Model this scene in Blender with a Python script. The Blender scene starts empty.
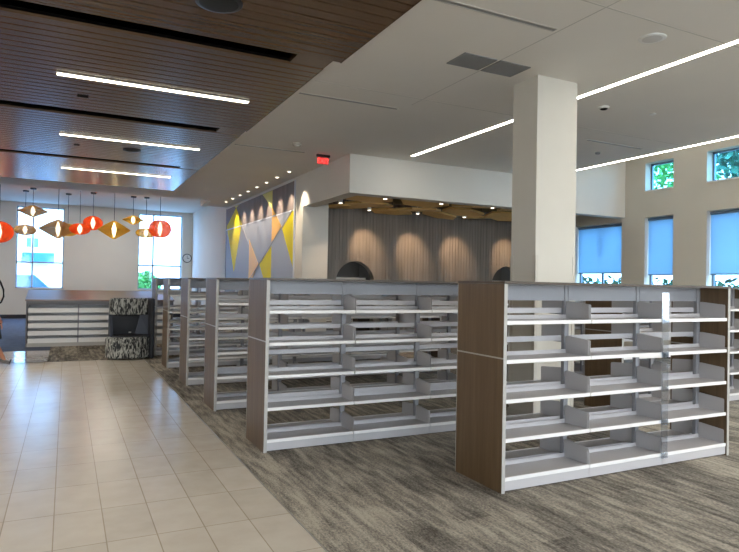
import bpy, bmesh, math, random
from mathutils import Vector, Matrix
random.seed(7)
SC = bpy.context.scene
COL = SC.collection
PI = math.pi

# ------------------------------------------------------------------ materials
MATS = {}
def mat(name, col=(0.8, 0.8, 0.8), rough=0.5, metal=0.0, spec=0.5, emit=None, es=0.0, bump=0.0, bscale=60.0, var=0.0, vscale=4.0, stretch=(1, 1, 1)):
    m = bpy.data.materials.new(name); m.use_nodes = True
    nt = m.node_tree; b = nt.nodes['Principled BSDF']
    b.inputs['Base Color'].default_value = (*col, 1)
    b.inputs['Roughness'].default_value = rough
    b.inputs['Metallic'].default_value = metal
    b.inputs['Specular IOR Level'].default_value = spec
    if emit:
        b.inputs['Emission Color'].default_value = (*emit, 1)
        b.inputs['Emission Strength'].default_value = es
    if var or bump:
        tc = nt.nodes.new('ShaderNodeTexCoord'); mp = nt.nodes.new('ShaderNodeMapping')
        mp.inputs['Scale'].default_value = stretch
        nt.links.new(tc.outputs['Object'], mp.inputs[0])
    if var:
        n = nt.nodes.new('ShaderNodeTexNoise'); n.inputs['Scale'].default_value = vscale
        n.inputs['Detail'].default_value = 5
        nt.links.new(mp.outputs[0], n.inputs['Vector'])
        r = nt.nodes.new('ShaderNodeValToRGB')
        r.color_ramp.elements[0].position = 0.3; r.color_ramp.elements[1].position = 0.7
        r.color_ramp.elements[0].color = (*[c * (1 - var) for c in col], 1)
        r.color_ramp.elements[1].color = (*[min(1, c * (1 + var)) for c in col], 1)
        nt.links.new(n.outputs['Fac'], r.inputs[0]); nt.links.new(r.outputs[0], b.inputs['Base Color'])
    if bump:
        n2 = nt.nodes.new('ShaderNodeTexNoise'); n2.inputs['Scale'].default_value = bscale
        nt.links.new(mp.outputs[0], n2.inputs['Vector'])
        bp = nt.nodes.new('ShaderNodeBump'); bp.inputs['Strength'].default_value = bump; bp.inputs['Distance'].default_value = 0.01
        nt.links.new(n2.outputs['Fac'], bp.inputs['Height']); nt.links.new(bp.outputs[0], b.inputs['Normal'])
    MATS[name] = m
    return m

def s(r, g, b):   # sRGB 0-255 to linear
    f = lambda v: (v / 255) / 12.92 if v / 255 <= 0.04045 else ((v / 255 + 0.055) / 1.055) ** 2.4
    return (f(r), f(g), f(b))

M_ceil = mat('ceiling_paint', s(228, 223, 214), 0.9, spec=0.2, var=0.015, vscale=1.2)
M_wall = mat('wall_paint', s(222, 216, 205), 0.85, spec=0.25, var=0.015, vscale=1.5)
M_wallg = mat('greige_wall_paint', s(208, 200, 185), 0.85, spec=0.25, var=0.02, vscale=1.5)
M_column = mat('column_paint', s(214, 208, 195), 0.8, spec=0.25, var=0.01)
M_guard = mat('corner_guard_plastic', s(206, 199, 185), 0.5)
M_groove = mat('groove_shadow_gap', s(192, 187, 178), 0.9)
M_black = mat('matt_black', s(14, 14, 15), 0.7, spec=0.2)
M_plenum = mat('plenum_black', s(12, 11, 10), 0.95, spec=0.05)
M_dark = mat('dark_plastic', s(32, 33, 35), 0.4)
M_base = mat('dark_rubber_base', s(42, 44, 52), 0.7)
M_frame = mat('window_frame_aluminium', s(160, 168, 176), 0.4, metal=0.4)
M_frameb = mat('window_frame_grey', s(120, 135, 150), 0.45, metal=0.3)
M_steel = mat('pale_grey_powder_coated_steel', s(188, 184, 183), 0.36, spec=0.6)
M_lip = mat('white_powder_coated_steel', s(232, 229, 224), 0.35, spec=0.6)
M_upr = mat('grey_steel_upright', s(150, 149, 151), 0.4, spec=0.5)
M_band = mat('pale_edge_band', s(176, 172, 164), 0.45)
M_strip = mat('aluminium_strip', s(190, 188, 182), 0.3, metal=0.7)
M_white = mat('white_plastic', s(228, 226, 220), 0.4)
M_ventg = mat('grey_grille', s(138, 137, 135), 0.6)
M_orange = None

def wood_mat(name, base, dark, light, scale=(26, 26, 1.2), rough=0.4, spec=0.4, coat=0.0):
    m = bpy.data.materials.new(name); m.use_nodes = True; nt = m.node_tree; b = nt.nodes['Principled BSDF']
    b.inputs['Roughness'].default_value = rough; b.inputs['Specular IOR Level'].default_value = spec
    b.inputs['Coat Weight'].default_value = coat; b.inputs['Coat Roughness'].default_value = 0.25
    tc = nt.nodes.new('ShaderNodeTexCoord'); mp = nt.nodes.new('ShaderNodeMapping')
    mp.inputs['Scale'].default_value = scale
    nt.links.new(tc.outputs['Object'], mp.inputs[0])
    n = nt.nodes.new('ShaderNodeTexNoise'); n.inputs['Scale'].default_value = 1.0; n.inputs['Detail'].default_value = 7; n.inputs['Roughness'].default_value = 0.65
    nt.links.new(mp.outputs[0], n.inputs['Vector'])
    r = nt.nodes.new('ShaderNodeValToRGB'); e = r.color_ramp.elements
    e[0].position = 0.28; e[0].color = (*dark, 1); e[1].position = 0.74; e[1].color = (*light, 1)
    k = e.new(0.5); k.color = (*base, 1)
    nt.links.new(n.outputs['Fac'], r.inputs[0]); nt.links.new(r.outputs[0], b.inputs['Base Color'])
    MATS[name] = m; return m
M_endwood = wood_mat('walnut_laminate', s(100, 79, 55), s(86, 67, 45), s(114, 92, 66), rough=0.38, spec=0.5)
M_endgrey = wood_mat('grey_walnut_laminate', s(106, 90, 74), s(92, 77, 62), s(120, 103, 86), rough=0.5, spec=0.35)
M_topwood = wood_mat('dark_walnut_top', s(82, 70, 58), s(66, 56, 46), s(98, 84, 70), scale=(1.2, 26, 26), rough=0.4)
M_deskwood = wood_mat('counter_top_laminate', s(128, 104, 86), s(112, 90, 74), s(140, 116, 98), scale=(1.2, 22, 22), rough=0.3, spec=0.6)
M_slat = wood_mat('dark_walnut_slats', s(100, 77, 57), s(92, 70, 51), s(108, 84, 63), scale=(1.0, 14, 14), rough=0.24, spec=0.9, coat=0.15)
M_slatwall = wood_mat('walnut_slat_wall', s(140, 128, 116), s(118, 106, 95), s(160, 147, 134), scale=(9, 9, 0.35), rough=0.55)
M_cloud = wood_mat('golden_plywood', s(232, 190, 118), s(212, 168, 96), s(242, 204, 136), scale=(3, 22, 22), rough=0.5)
M_zoneceil = mat('olive_ceiling', s(150, 132, 92), 0.9)

def glass_mat(name, tint=(1, 1, 1), gl=0.08):
    m = bpy.data.materials.new(name); m.use_nodes = True; nt = m.node_tree
    nt.nodes.remove(nt.nodes['Principled BSDF']); out = nt.nodes['Material Output']
    t = nt.nodes.new('ShaderNodeBsdfTransparent'); t.inputs[0].default_value = (*tint, 1)
    g = nt.nodes.new('ShaderNodeBsdfGlossy'); g.inputs['Roughness'].default_value = 0.05
    mx = nt.nodes.new('ShaderNodeMixShader'); mx.inputs[0].default_value = gl
    nt.links.new(t.outputs[0], mx.inputs[1]); nt.links.new(g.outputs[0], mx.inputs[2]); nt.links.new(mx.outputs[0], out.inputs[0])
    MATS[name] = m; return m
M_glass = glass_mat('window_glass', (0.96, 0.98, 1.0), 0.05)
M_bglass = glass_mat('blue_tinted_glass', (0.45, 0.80, 1.0), 0.06)
M_fglass = glass_mat('far_window_glass', (0.58, 0.78, 1.0), 0.05)
M_rglass = glass_mat('right_window_glass', (0.55, 0.75, 0.92), 0.05)
M_acry = glass_mat('clear_acrylic', (0.86, 0.90, 0.95), 0.22)

def translucent_mat(name, col, transp=0.2, trans=0.6, tcol=None):
    m = bpy.data.materials.new(name); m.use_nodes = True; nt = m.node_tree
    nt.nodes.remove(nt.nodes['Principled BSDF']); out = nt.nodes['Material Output']
    d = nt.nodes.new('ShaderNodeBsdfDiffuse'); d.inputs[0].default_value = (*col, 1)
    t = nt.nodes.new('ShaderNodeBsdfTranslucent'); t.inputs[0].default_value = (*col, 1)
    p = nt.nodes.new('ShaderNodeBsdfTransparent'); p.inputs[0].default_value = (*(tcol or col), 1)
    a = nt.nodes.new('ShaderNodeMixShader'); a.inputs[0].default_value = trans
    b = nt.nodes.new('ShaderNodeMixShader'); b.inputs[0].default_value = transp
    nt.links.new(d.outputs[0], a.inputs[1]); nt.links.new(t.outputs[0], a.inputs[2])
    nt.links.new(a.outputs[0], b.inputs[1]); nt.links.new(p.outputs[0], b.inputs[2]); nt.links.new(b.outputs[0], out.inputs[0])
    MATS[name] = m; return m
M_blind = translucent_mat('blue_grey_blind_mesh', s(186, 208, 220), 0.07, 0.7, s(160, 200, 230))
M_sh_or = translucent_mat('orange_shade', s(226, 92, 44), 0.22, 0.22, (1.0, 0.72, 0.55))
M_sh_ye = translucent_mat('mustard_shade', s(200, 160, 66), 0.22, 0.22, (1.0, 0.9, 0.66))
M_sh_ta = translucent_mat('tan_shade', s(168, 132, 84), 0.14, 0.15, (1.0, 0.9, 0.75))

def emis(name, col, st):
    m = bpy.data.materials.new(name); m.use_nodes = True; nt = m.node_tree
    nt.nodes.remove(nt.nodes['Principled BSDF']); e = nt.nodes.new('ShaderNodeEmission')
    e.inputs[0].default_value = (*col, 1); e.inputs[1].default_value = st
    nt.links.new(e.outputs[0], nt.nodes['Material Output'].inputs[0]); MATS[name] = m; return m
M_led = emis('led_diffuser', (1.0, 0.90, 0.70), 6.5)
M_ledw = emis('led_slot', (1.0, 0.93, 0.80), 11.0)
M_bulb = emis('lamp_bulb', (1.0, 0.9, 0.72), 9.0)
M_spotface = emis('spot_face', (1.0, 0.88, 0.7), 4.0)
M_exit = emis('exit_red', (1.0, 0.06, 0.05), 2.2)

def carpet_mat():
    m = bpy.data.materials.new('carpet_planks'); m.use_nodes = True; nt = m.node_tree; N = nt.nodes; L = nt.links
    b = N['Principled BSDF']; b.inputs['Roughness'].default_value = 0.97; b.inputs['Specular IOR Level'].default_value = 0.08
    tc = N.new('ShaderNodeTexCoord')
    # plank tone
    mp = N.new('ShaderNodeMapping'); mp.inputs['Rotation'].default_value = (0, 0, PI / 2)
    L.new(tc.outputs['Object'], mp.inputs[0])
    br = N.new('ShaderNodeTexBrick'); br.inputs['Scale'].default_value = 1.0
    br.inputs['Brick Width'].default_value = 1.0; br.inputs['Row Height'].default_value = 0.25
    br.inputs['Mortar Size'].default_value = 0.0; br.inputs['Bias'].default_value = 0.0
    br.inputs['Color1'].default_value = (0, 0, 0, 1); br.inputs['Color2'].default_value = (1, 1, 1, 1)
    L.new(mp.outputs[0], br.inputs['Vector'])
    def noise(sc, scale, det, off=(0, 0, 0)):
        q = N.new('ShaderNodeMapping'); q.inputs['Scale'].default_value = sc; q.inputs['Location'].default_value = off
        L.new(tc.outputs['Object'], q.inputs[0])
        n = N.new('ShaderNodeTexNoise'); n.inputs['Scale'].default_value = scale; n.inputs['Detail'].default_value = det
        n.inputs['Roughness'].default_value = 0.6
        L.new(q.outputs[0], n.inputs['Vector']); return n
    n1 = noise((16, 2.2, 1), 1.0, 6); n2 = noise((95, 40, 1), 1.0, 4, (3, 5, 0)); n3 = noise((1.6, 0.35, 1), 1.0, 2, (9, 2, 0))
    def mth(op, a, bb):
        k = N.new('ShaderNodeMath'); k.operation = op
        for i, v in enumerate((a, bb)):
            if isinstance(v, (int, float)): k.inputs[i].default_value = v
            else: L.new(v, k.inputs[i])
        return k.outputs[0]
    v = mth('MULTIPLY', n1.outputs['Fac'], 0.55)
    v = mth('ADD', v, mth('MULTIPLY', n2.outputs['Fac'], 0.45))
    v = mth('ADD', v, mth('MULTIPLY', n3.outputs['Fac'], 0.25))
    v = mth('ADD', v, mth('MULTIPLY', br.outputs['Color'], 0.10))
    v = mth('SUBTRACT', v, 0.165)
    r = N.new('ShaderNodeValToRGB'); e = r.color_ramp.elements
    e[0].position = 0.38; e[0].color = (*s(80, 75, 67), 1); e[1].position = 0.64; e[1].color = (*s(180, 171, 154), 1)
    k = e.new(0.5); k.color = (*s(126, 120, 111), 1)
    L.new(v, r.inputs[0]); L.new(r.outputs[0], b.inputs['Base Color'])
    bp = N.new('ShaderNodeBump'); bp.inputs['Strength'].default_value = 0.4; bp.inputs['Distance'].default_value = 0.004
    L.new(n2.outputs['Fac'], bp.inputs['Height']); L.new(bp.outputs[0], b.inputs['Normal'])
    return m
M_carpet = carpet_mat()
def tile_mat():
    m = bpy.data.materials.new('porcelain_tile'); m.use_nodes = True; nt = m.node_tree; N = nt.nodes; L = nt.links
    b = N['Principled BSDF']; b.inputs['Roughness'].default_value = 0.24; b.inputs['Specular IOR Level'].default_value = 0.6
    tc = N.new('ShaderNodeTexCoord'); mp = N.new('ShaderNodeMapping')
    mp.inputs['Location'].default_value = (0.04, 0.15, 0)
    L.new(tc.outputs['Object'], mp.inputs[0])
    br = N.new('ShaderNodeTexBrick'); br.offset = 0.0; br.squash = 1.0
    br.inputs['Scale'].default_value = 1.0; br.inputs['Brick Width'].default_value = 0.30; br.inputs['Row Height'].default_value = 0.61
    br.inputs['Mortar Size'].default_value = 0.004; br.inputs['Mortar Smooth'].default_value = 0.3
    br.inputs['Color1'].default_value = (*s(207, 197, 180), 1); br.inputs['Color2'].default_value = (*s(199, 189, 172), 1)
    br.inputs['Mortar'].default_value = (*s(166, 152, 132), 1)
    L.new(mp.outputs[0], br.inputs['Vector'])
    n = N.new('ShaderNodeTexNoise'); n.inputs['Scale'].default_value = 5; n.inputs['Detail'].default_value = 4
    L.new(tc.outputs['Object'], n.inputs['Vector'])
    mx = N.new('ShaderNodeMixRGB'); mx.blend_type = 'OVERLAY'; mx.inputs[0].default_value = 0.18
    L.new(br.outputs['Color'], mx.inputs[1]); L.new(n.outputs['Fac'], mx.inputs[2]); L.new(mx.outputs[0], b.inputs['Base Color'])
    bp = N.new('ShaderNodeBump'); bp.inputs['Strength'].default_value = 0.25; bp.inputs['Distance'].default_value = 0.002; bp.invert = True
    L.new(br.outputs['Fac'], bp.inputs['Height']); L.new(bp.outputs[0], b.inputs['Normal'])
    return m
M_tile = tile_mat()
def zebra_mat():
    m = bpy.data.materials.new('black_and_grey_bark_pattern'); m.use_nodes = True; nt = m.node_tree; N = nt.nodes; L = nt.links
    b = N['Principled BSDF']; b.inputs['Roughness'].default_value = 0.7
    tc = N.new('ShaderNodeTexCoord'); mp = N.new('ShaderNodeMapping'); mp.inputs['Scale'].default_value = (30, 30, 9)
    L.new(tc.outputs['Object'], mp.inputs[0])
    n = N.new('ShaderNodeTexNoise'); n.inputs['Scale'].default_value = 1; n.inputs['Detail'].default_value = 3; n.inputs['Distortion'].default_value = 0.8
    L.new(mp.outputs[0], n.inputs['Vector'])
    r = N.new('ShaderNodeValToRGB'); e = r.color_ramp.elements
    e[0].position = 0.46; e[0].color = (*s(24, 26, 28), 1); e[1].position = 0.58; e[1].color = (*s(172, 172, 164), 1)
    L.new(n.outputs['Fac'], r.inputs[0]); L.new(r.outputs[0], b.inputs['Base Color'])
    return m
M_zebra = zebra_mat()
M_blackfab = mat('black_upholstery', s(22, 24, 30), 0.6)
M_slate = mat('slate_blue_carpet', s(78, 88, 108), 0.9, var=0.25, vscale=6)
M_polish = mat('polished_grey_floor', s(170, 160, 158), 0.12, spec=0.7, var=0.05)

# ------------------------------------------------------------------ mesh helpers
class MB:
    def __init__(self): self.b = bmesh.new()
    def box(self, x0, x1, y0, y1, z0, z1):
        v = [self.b.verts.new(p) for p in ((x0, y0, z0), (x1, y0, z0), (x1, y1, z0), (x0, y1, z0), (x0, y0, z1), (x1, y0, z1), (x1, y1, z1), (x0, y1, z1))]
        for f in ((0, 3, 2, 1), (4, 5, 6, 7), (0, 1, 5, 4), (1, 2, 6, 5), (2, 3, 7, 6), (3, 0, 4, 7)):
            self.b.faces.new([v[i] for i in f])
        return self
    def rbox(self, x0, x1, y0, y1, z0, z1, r=0.02, seg=3):
        t = bmesh.new(); bmesh.ops.create_cube(t, size=1)
        for w in t.verts:
            w.co = Vector(((x0 + x1) / 2 + w.co.x * (x1 - x0), (y0 + y1) / 2 + w.co.y * (y1 - y0), (z0 + z1) / 2 + w.co.z * (z1 - z0)))
        bmesh.ops.bevel(t, geom=list(t.edges), offset=r, segments=seg, affect='EDGES', profile=0.5)
        me = bpy.data.meshes.new('t'); t.to_mesh(me); t.free(); self.b.from_mesh(me); bpy.data.meshes.remove(me)
        return self
    def prism(self, pts, d, axis=2):
        """extrude polygon pts (list of 3D points) by vector d"""
        a = [self.b.verts.new(p) for p in pts]; d = Vector(d)
        c = [self.b.verts.new(Vector(p) + d) for p in pts]
        n = len(a); self.b.faces.new(a[::-1]); self.b.faces.new(c)
        for i in range(n): self.b.faces.new((a[i], a[(i + 1) % n], c[(i + 1) % n], c[i]))
        return self
    def lathe(self, prof, cx=0, cy=0, cz=0, seg=28, cap=True):
        rings = []
        for r, z in prof:
            rings.append([self.b.verts.new((cx + r * math.cos(2 * PI * i / seg), cy + r * math.sin(2 * PI * i / seg), cz + z)) for i in range(seg)])
        for a, c in zip(rings, rings[1:]):
            for i in range(seg): self.b.faces.new((a[i], a[(i + 1) % seg], c[(i + 1) % seg], c[i]))
        if cap:
            self.b.faces.new(rings[0][::-1]); self.b.faces.new(rings[-1])
        return self
    def tube(self, pts, r, seg=10):
        pts = [Vector(p) for p in pts]; rings = []
        rr = r if isinstance(r, (list, tuple)) else [r] * len(pts)
        for i, p in enumerate(pts):
            t = (pts[min(i + 1, len(pts) - 1)] - pts[max(i - 1, 0)]).normalized()
            u = t.cross(Vector((0, 0, 1)));
            if u.length < 1e-3: u = t.cross(Vector((0, 1, 0)))
            u.normalize(); w = t.cross(u).normalized()
            rings.append([self.b.verts.new(p + (u * math.cos(2 * PI * k / seg) + w * math.sin(2 * PI * k / seg)) * rr[i]) for k in range(seg)])
        for a, c in zip(rings, rings[1:]):
            for k in range(seg): self.b.faces.new((a[k], a[(k + 1) % seg], c[(k + 1) % seg], c[k]))
        self.b.faces.new(rings[0][::-1]); self.b.faces.new(rings[-1]); return self
    def mesh(self, name, m, smooth=False):
        bmesh.ops.recalc_face_normals(self.b, faces=self.b.faces)
        me = bpy.data.meshes.new(name); self.b.to_mesh(me); self.b.free()
        me.materials.append(m)
        if smooth:
            for p in me.polygons: p.use_smooth = True
            try: me.set_sharp_from_angle(angle=math.radians(40))
            except Exception: pass
        return me
def link(name, me, parent=None, loc=(0, 0, 0), rot=(0, 0, 0)):
    o = bpy.data.objects.new(name, me); COL.objects.link(o); o.location = loc; o.rotation_euler = rot
    if parent: o.parent = parent
    return o
def part(name, mb, m, parent=None, loc=(0, 0, 0), rot=(0, 0, 0), smooth=False):
    return link(name, mb.mesh(name, m, smooth), parent, loc, rot)
def tag(o, label, cat, group=None):
    o['label'] = label; o['category'] = cat
    if group: o['group'] = group
    return o
def thing(name, label, cat, loc=(0, 0, 0), rz=0, group=None):
    o = bpy.data.objects.new(name, None); COL.objects.link(o); o.location = loc; o.rotation_euler = (0, 0, rz)
    o.empty_display_size = 0.1
    return tag(o, label, cat, group)
def struct(name, mb, m):
    o = part(name, mb, m); o['kind'] = 'structure'; return o
def copy_tree(o, parent=None):
    c = o.copy(); COL.objects.link(c)
    if parent: c.parent = parent
    for ch in list(o.children): copy_tree(ch, c)
    return c

# ------------------------------------------------------------------ dimensions
HC = 4.20                   # main ceiling
XR = 12.79                  # right wall
XM = 5.02                   # mural wall plane
YB = 11.06                  # bulkhead face
YF = 28.0                   # far window wall
YN = -6.0; XL = -8.0
TE = 1.46                   # tile edge
YT = 13.4                   # tile far end

# ------------------------------------------------------------------ floor
g = struct('floor', MB().box(TE, 30, YN, YF, -0.1, 0.0), M_carpet)
o = struct('floor_tile', MB().box(XL, TE - 0.008, YN, YT - 0.01, -0.1, 0.0), M_tile)
struct('trim_1', MB().box(TE - 0.008, TE, YN, YT, -0.1, 0.003), M_strip)
struct('trim_2', MB().box(XL, TE - 0.008, YT - 0.01, YT, -0.1, 0.003), M_dark)
struct('floor_carpet_left', MB().box(-0.30, TE, YT, 16.9, -0.1, 0.0), M_carpet)
struct('floor_polished', MB().box(XL, -0.30, YT, 15.5, -0.1, 0.0), M_polish)
struct('floor_reading_area', MB().box(XL, -0.30, 15.5, 16.9, -0.1, 0.0).box(XL, TE, 16.9, YF, -0.1, 0.0), M_slate)

# ------------------------------------------------------------------ walls
T = 0.30
def wall_x(name, x, y0, y1, z0, z1, holes, m, th=T):
    """wall with inner face at X=x (room on the -X side), rectangular holes (y0,y1,z0,z1)"""
    ys = sorted({y0, y1, *[h[0] for h in holes], *[h[1] for h in holes]}); zs = sorted({z0, z1, *[h[2] for h in holes], *[h[3] for h in holes]})
    mb = MB()
    for a, b in zip(ys, ys[1:]):
        run = None
        for c, d in zip(zs, zs[1:]):
            hole = any(h[0] <= (a + b) / 2 <= h[1] and h[2] <= (c + d) / 2 <= h[3] for h in holes)
            if hole:
                if run: mb.box(x, x + th, a, b, run[0], run[1]); run = None
            else: run = (run[0], d) if run else (c, d)
        if run: mb.box(x, x + th, a, b, run[0], run[1])
    return struct(name, mb, m)
def wall_y(name, y, x0, x1, z0, z1, holes, m, th=T):
    xs = sorted({x0, x1, *[h[0] for h in holes], *[h[1] for h in holes]}); zs = sorted({z0, z1, *[h[2] for h in holes], *[h[3] for h in holes]})
    mb = MB()
    for a, b in zip(xs, xs[1:]):
        run = None
        for c, d in zip(zs, zs[1:]):
            hole = any(h[0] <= (a + b) / 2 <= h[1] and h[2] <= (c + d) / 2 <= h[3] for h in holes)
            if hole:
                if run: mb.box(a, b, y, y + th, run[0], run[1]); run = None
            else: run = (run[0], d) if run else (c, d)
        if run: mb.box(a, b, y, y + th, run[0], run[1])
    return struct(name, mb, m)

far_holes = [(-1.83, -0.12, 1.2, 4.5), (2.75, 4.59, 1.2, 4.5), (-6.4, -4.7, 1.2, 4.5)]
wall_y('wall_far', YF, XL, XM, 0, 5.2, far_holes, M_wall)
low = [(9.67, 10.46, 0.85, 3.40), (7.25, 8.83, 0.85, 3.40), (4.2, 5.7, 0.85, 3.40), (1.0, 2.5, 0.85, 3.40), (-3.2, -1.2, 0.85, 3.40), (11.16, 12.76, 0.85, 3.34)]
up = [(9.68, 10.46, 4.06, 4.74), (7.25, 8.84, 4.06, 4.74), (4.2, 5.7, 4.06, 4.74), (1.0, 2.5, 4.06, 4.74)]
wall_x('wall_right', XR, YN, 15.2, 0, 6.2, low + up, M_wallg)
wall_x('wall_mural_side', XM, 13.73, YF + 0.0, 0, 4.9, [], M_wall, th=0.66)
struct('wall_left', MB().box(XL - 0.3, XL, YN, YF, 0, 5.2), M_wall)
nh = [(-7.0, -3.0, 0.4, 3.6), (-1.5, 3.5, 0.4, 3.6), (5.0, 10.0, 0.4, 3.6)]
wall_y('wall_near', YN - 0.3, XL - 0.3, XR + 0.3, 0, 6.2, nh, M_wall)
# bulkhead over the opening of the programme area
struct('wall_bulkhead', MB().box(XM, XR, YB, YB + 0.3, 3.45, 4.6).box(10.15, XR, YB, YB + 0.3, 4.6, 6.2)
       .box(XM, XM + 0.3, YB + 0.3, 13.73, 3.45, 4.6), M_wall)
struct('ceiling_programme_area', MB().box(XM + 0.3, XR, YB + 0.3, 15.2, 3.86, 3.95), M_zoneceil)
# slatted wood wall with two arched nooks
YW = 14.8
def arch_wall():
    xs0, xs1, z1 = 5.68, XR, 3.86
    mb = MB()
    arches = [(6.94, 0.57, 1.66), (12.05, 0.57, 1.66)]
    cur = xs0
    for cx, r, zc in arches:
        mb.box(cur, cx - r, YW, YW + 0.25, 0, z1)
        n = 20
        for i in range(n):
            a0, a1 = PI - PI * i / n, PI - PI * (i + 1) / n
            xa, xb = cx + r * math.cos(a0), cx + r * math.cos(a1)
            za, zb = zc + r * math.sin(a0), zc + r * math.sin(a1)
            mb.prism([(xa, YW, za), (xb, YW, zb), (xb, YW, z1), (xa, YW, z1)], (0, 0.25, 0))
        cur = cx + r
    mb.box(cur, xs1, YW, YW + 0.25, 0, z1)
    return struct('wall_feature', mb, M_slatwall)
arch_wall()
# battens (grooves) on the feature wall and its horizontal joint
mb = MB(); x = 5.75
while x < XR - 0.1:
    skip = any(-0.66 < x - cx < 0.59 for cx in (6.94, 12.05))
    z0 = 2.25 if skip else 0.0
    if z0 < 2.36: mb.box(x, x + 0.075, YW - 0.012, YW, z0, 2.36)
    mb.box(x, x + 0.075, YW - 0.012, YW, 2.375, 3.86)
    x += 0.10
struct('trim_3', mb, M_slatwall)
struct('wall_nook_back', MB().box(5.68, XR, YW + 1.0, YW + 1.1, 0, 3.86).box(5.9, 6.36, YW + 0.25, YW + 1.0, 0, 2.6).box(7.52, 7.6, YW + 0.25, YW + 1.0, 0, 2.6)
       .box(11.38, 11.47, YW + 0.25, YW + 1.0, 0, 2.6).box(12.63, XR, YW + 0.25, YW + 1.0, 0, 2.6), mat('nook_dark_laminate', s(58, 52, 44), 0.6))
struct('trim_4', MB().box(6.36, 7.52, YW + 0.55, YW + 1.0, 1.72, 1.80).box(11.47, 12.63, YW + 0.55, YW + 1.0, 1.72, 1.80), M_wall)

# ------------------------------------------------------------------ ceilings
XW = 2.68                   # right edge of the wood panels
struct('ceiling', MB().box(2.45, 10.15, YN, YB, HC + 0.03, HC + 0.35).box(2.45, XM, YB, 19.9, HC + 0.03, HC + 0.35).box(4.1, XM, 19.9, 21.5, HC + 0.03, HC + 0.35)
       .box(XL, 2.45, 18.25, 19.9, HC + 0.03, HC + 0.35), M_ceil)
struct('ceiling_plenum', MB().box(XL, 2.45, YN, 18.25, 4.85, 4.95), M_plenum)
struct('ceiling_far', MB().box(XL, XM, 19.9, YF, 4.65, 4.75), M_ceil)
struct('ceiling_high', MB().box(10.15, XR, YN, YB + 0.3, 6.1, 6.2).box(10.05, 10.15, YN, YB, HC + 0.35, 6.2), M_ceil)
struct('trim_5', MB().box(2.43, 2.45, YN, 18.25, HC + 0.07, 4.9), M_slat)
struct('ceiling_riser', MB().box(XL, 2.43, 18.25, 18.3, HC + 0.03, 4.9).box(XL, XM, 19.9, 19.95, HC + 0.35, 4.7), M_ceil)
# drywall control joints
gz = HC + 0.028
struct('trim_6', MB().box(4.405, 4.415, YN, 7.6, gz, gz + 0.01).box(2.9, 10.1, 4.05, 4.062, gz, gz + 0.01).box(4.5, 10.1, 2.45, 2.462, gz, gz + 0.01)
       .box(2.8, 10.1, 7.3, 7.31, gz, gz + 0.01), M_groove)

def slat_panel(y0, y1, label, XW=2.69, gap=0.0):
    t = thing('slatted_ceiling_panel', label, 'ceiling panel', ((XL + XW) / 2, (y0 + y1) / 2, HC), group=None)
    hx = (XW - XL) / 2; hy = (y1 - y0) / 2
    mb = MB(); p = 0.164; n = int(round(2 * hy / p)); p = 2 * hy / n
    for i in range(n):
        a = -hy + i * p
        mb.box(-hx, hx, a + 0.014, a + p - 0.014, 0.0, 0.03)
    part('slats', mb, M_slat, t)
    part('backing_board', MB().box(-hx, hx, -hy, hy, 0.03, 0.06), M_plenum, t)
    part('edge_trim', MB().box(hx, hx + 0.012, -hy, hy, -0.002, 0.062), M_slat, t)
    if gap: part('end_filler', MB().box(hx - 0.42, hx + 0.012, -hy - gap + 0.01, -hy, 0.008, 0.06), M_slat, t)
    return t
slat_panel(-3.9, -0.95, 'dark slatted wood ceiling panel overhead behind the viewpoint')
slat_panel(-0.7, 2.75, 'dark slatted wood ceiling panel directly above the near tiled floor')
slat_panel(3.0, 6.50, 'dark slatted wood ceiling panel nearest in view, with the round black speaker', 2.80)
slat_panel(6.80, 10.28, 'dark slatted wood ceiling panel with the longest looking light strip', 2.70, 0.30)
slat_panel(10.62, 14.20, 'dark slatted wood ceiling panel with the middle light strip of three', 2.68, 0.34)
slat_panel(14.50, 18.15, 'dark slatted wood ceiling panel farthest away, glossy near the hanging lampshades', 2.68, 0.30)

def led_bar(y, label, x0=-0.16, x1=2.26):
    t = thing('linear_ceiling_light', label, 'light', ((x0 + x1) / 2, y, HC), group='light strips in the slatted ceiling')
    h = (x1 - x0) / 2
    part('housing', MB().box(-h - 0.01, h + 0.01, -0.058, -0.046, -0.015, -0.001).box(-h - 0.01, h + 0.01, 0.046, 0.058, -0.015, -0.001), M_band, t)
    part('diffuser', MB().box(-h, h, -0.046, 0.046, -0.02, -0.001), M_led, t)
led_bar(8.53, 'longest looking white light strip, nearest in the slatted wood ceiling')
led_bar(12.1, 'second white light strip in the slatted wood ceiling, middle of three')
led_bar(15.75, 'farthest and shortest looking white light strip in the slatted wood ceiling')
led_bar(0.9, 'white light strip in the slatted ceiling panel overhead')
def led_line(x, y0, y1, label):
    t = thing('linear_slot_light', label, 'light', (x, (y0 + y1) / 2, HC + 0.03))
    h = (y1 - y0) / 2
    part('frame', MB().box(-0.048, -0.034, -h, h, -0.006, 0).box(0.034, 0.048, -h, h, -0.006, 0), M_white, t)
    part('diffuser', MB().box(-0.034, 0.034, -h, h, -0.01, -0.001), M_ledw, t)
led_line(6.19, -4.0, 10.6, 'long white light line in the plain ceiling passing behind the column top')
led_line(10.03, -4.0, 10.95, 'long white light line along the ceiling edge by the high windows')

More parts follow.
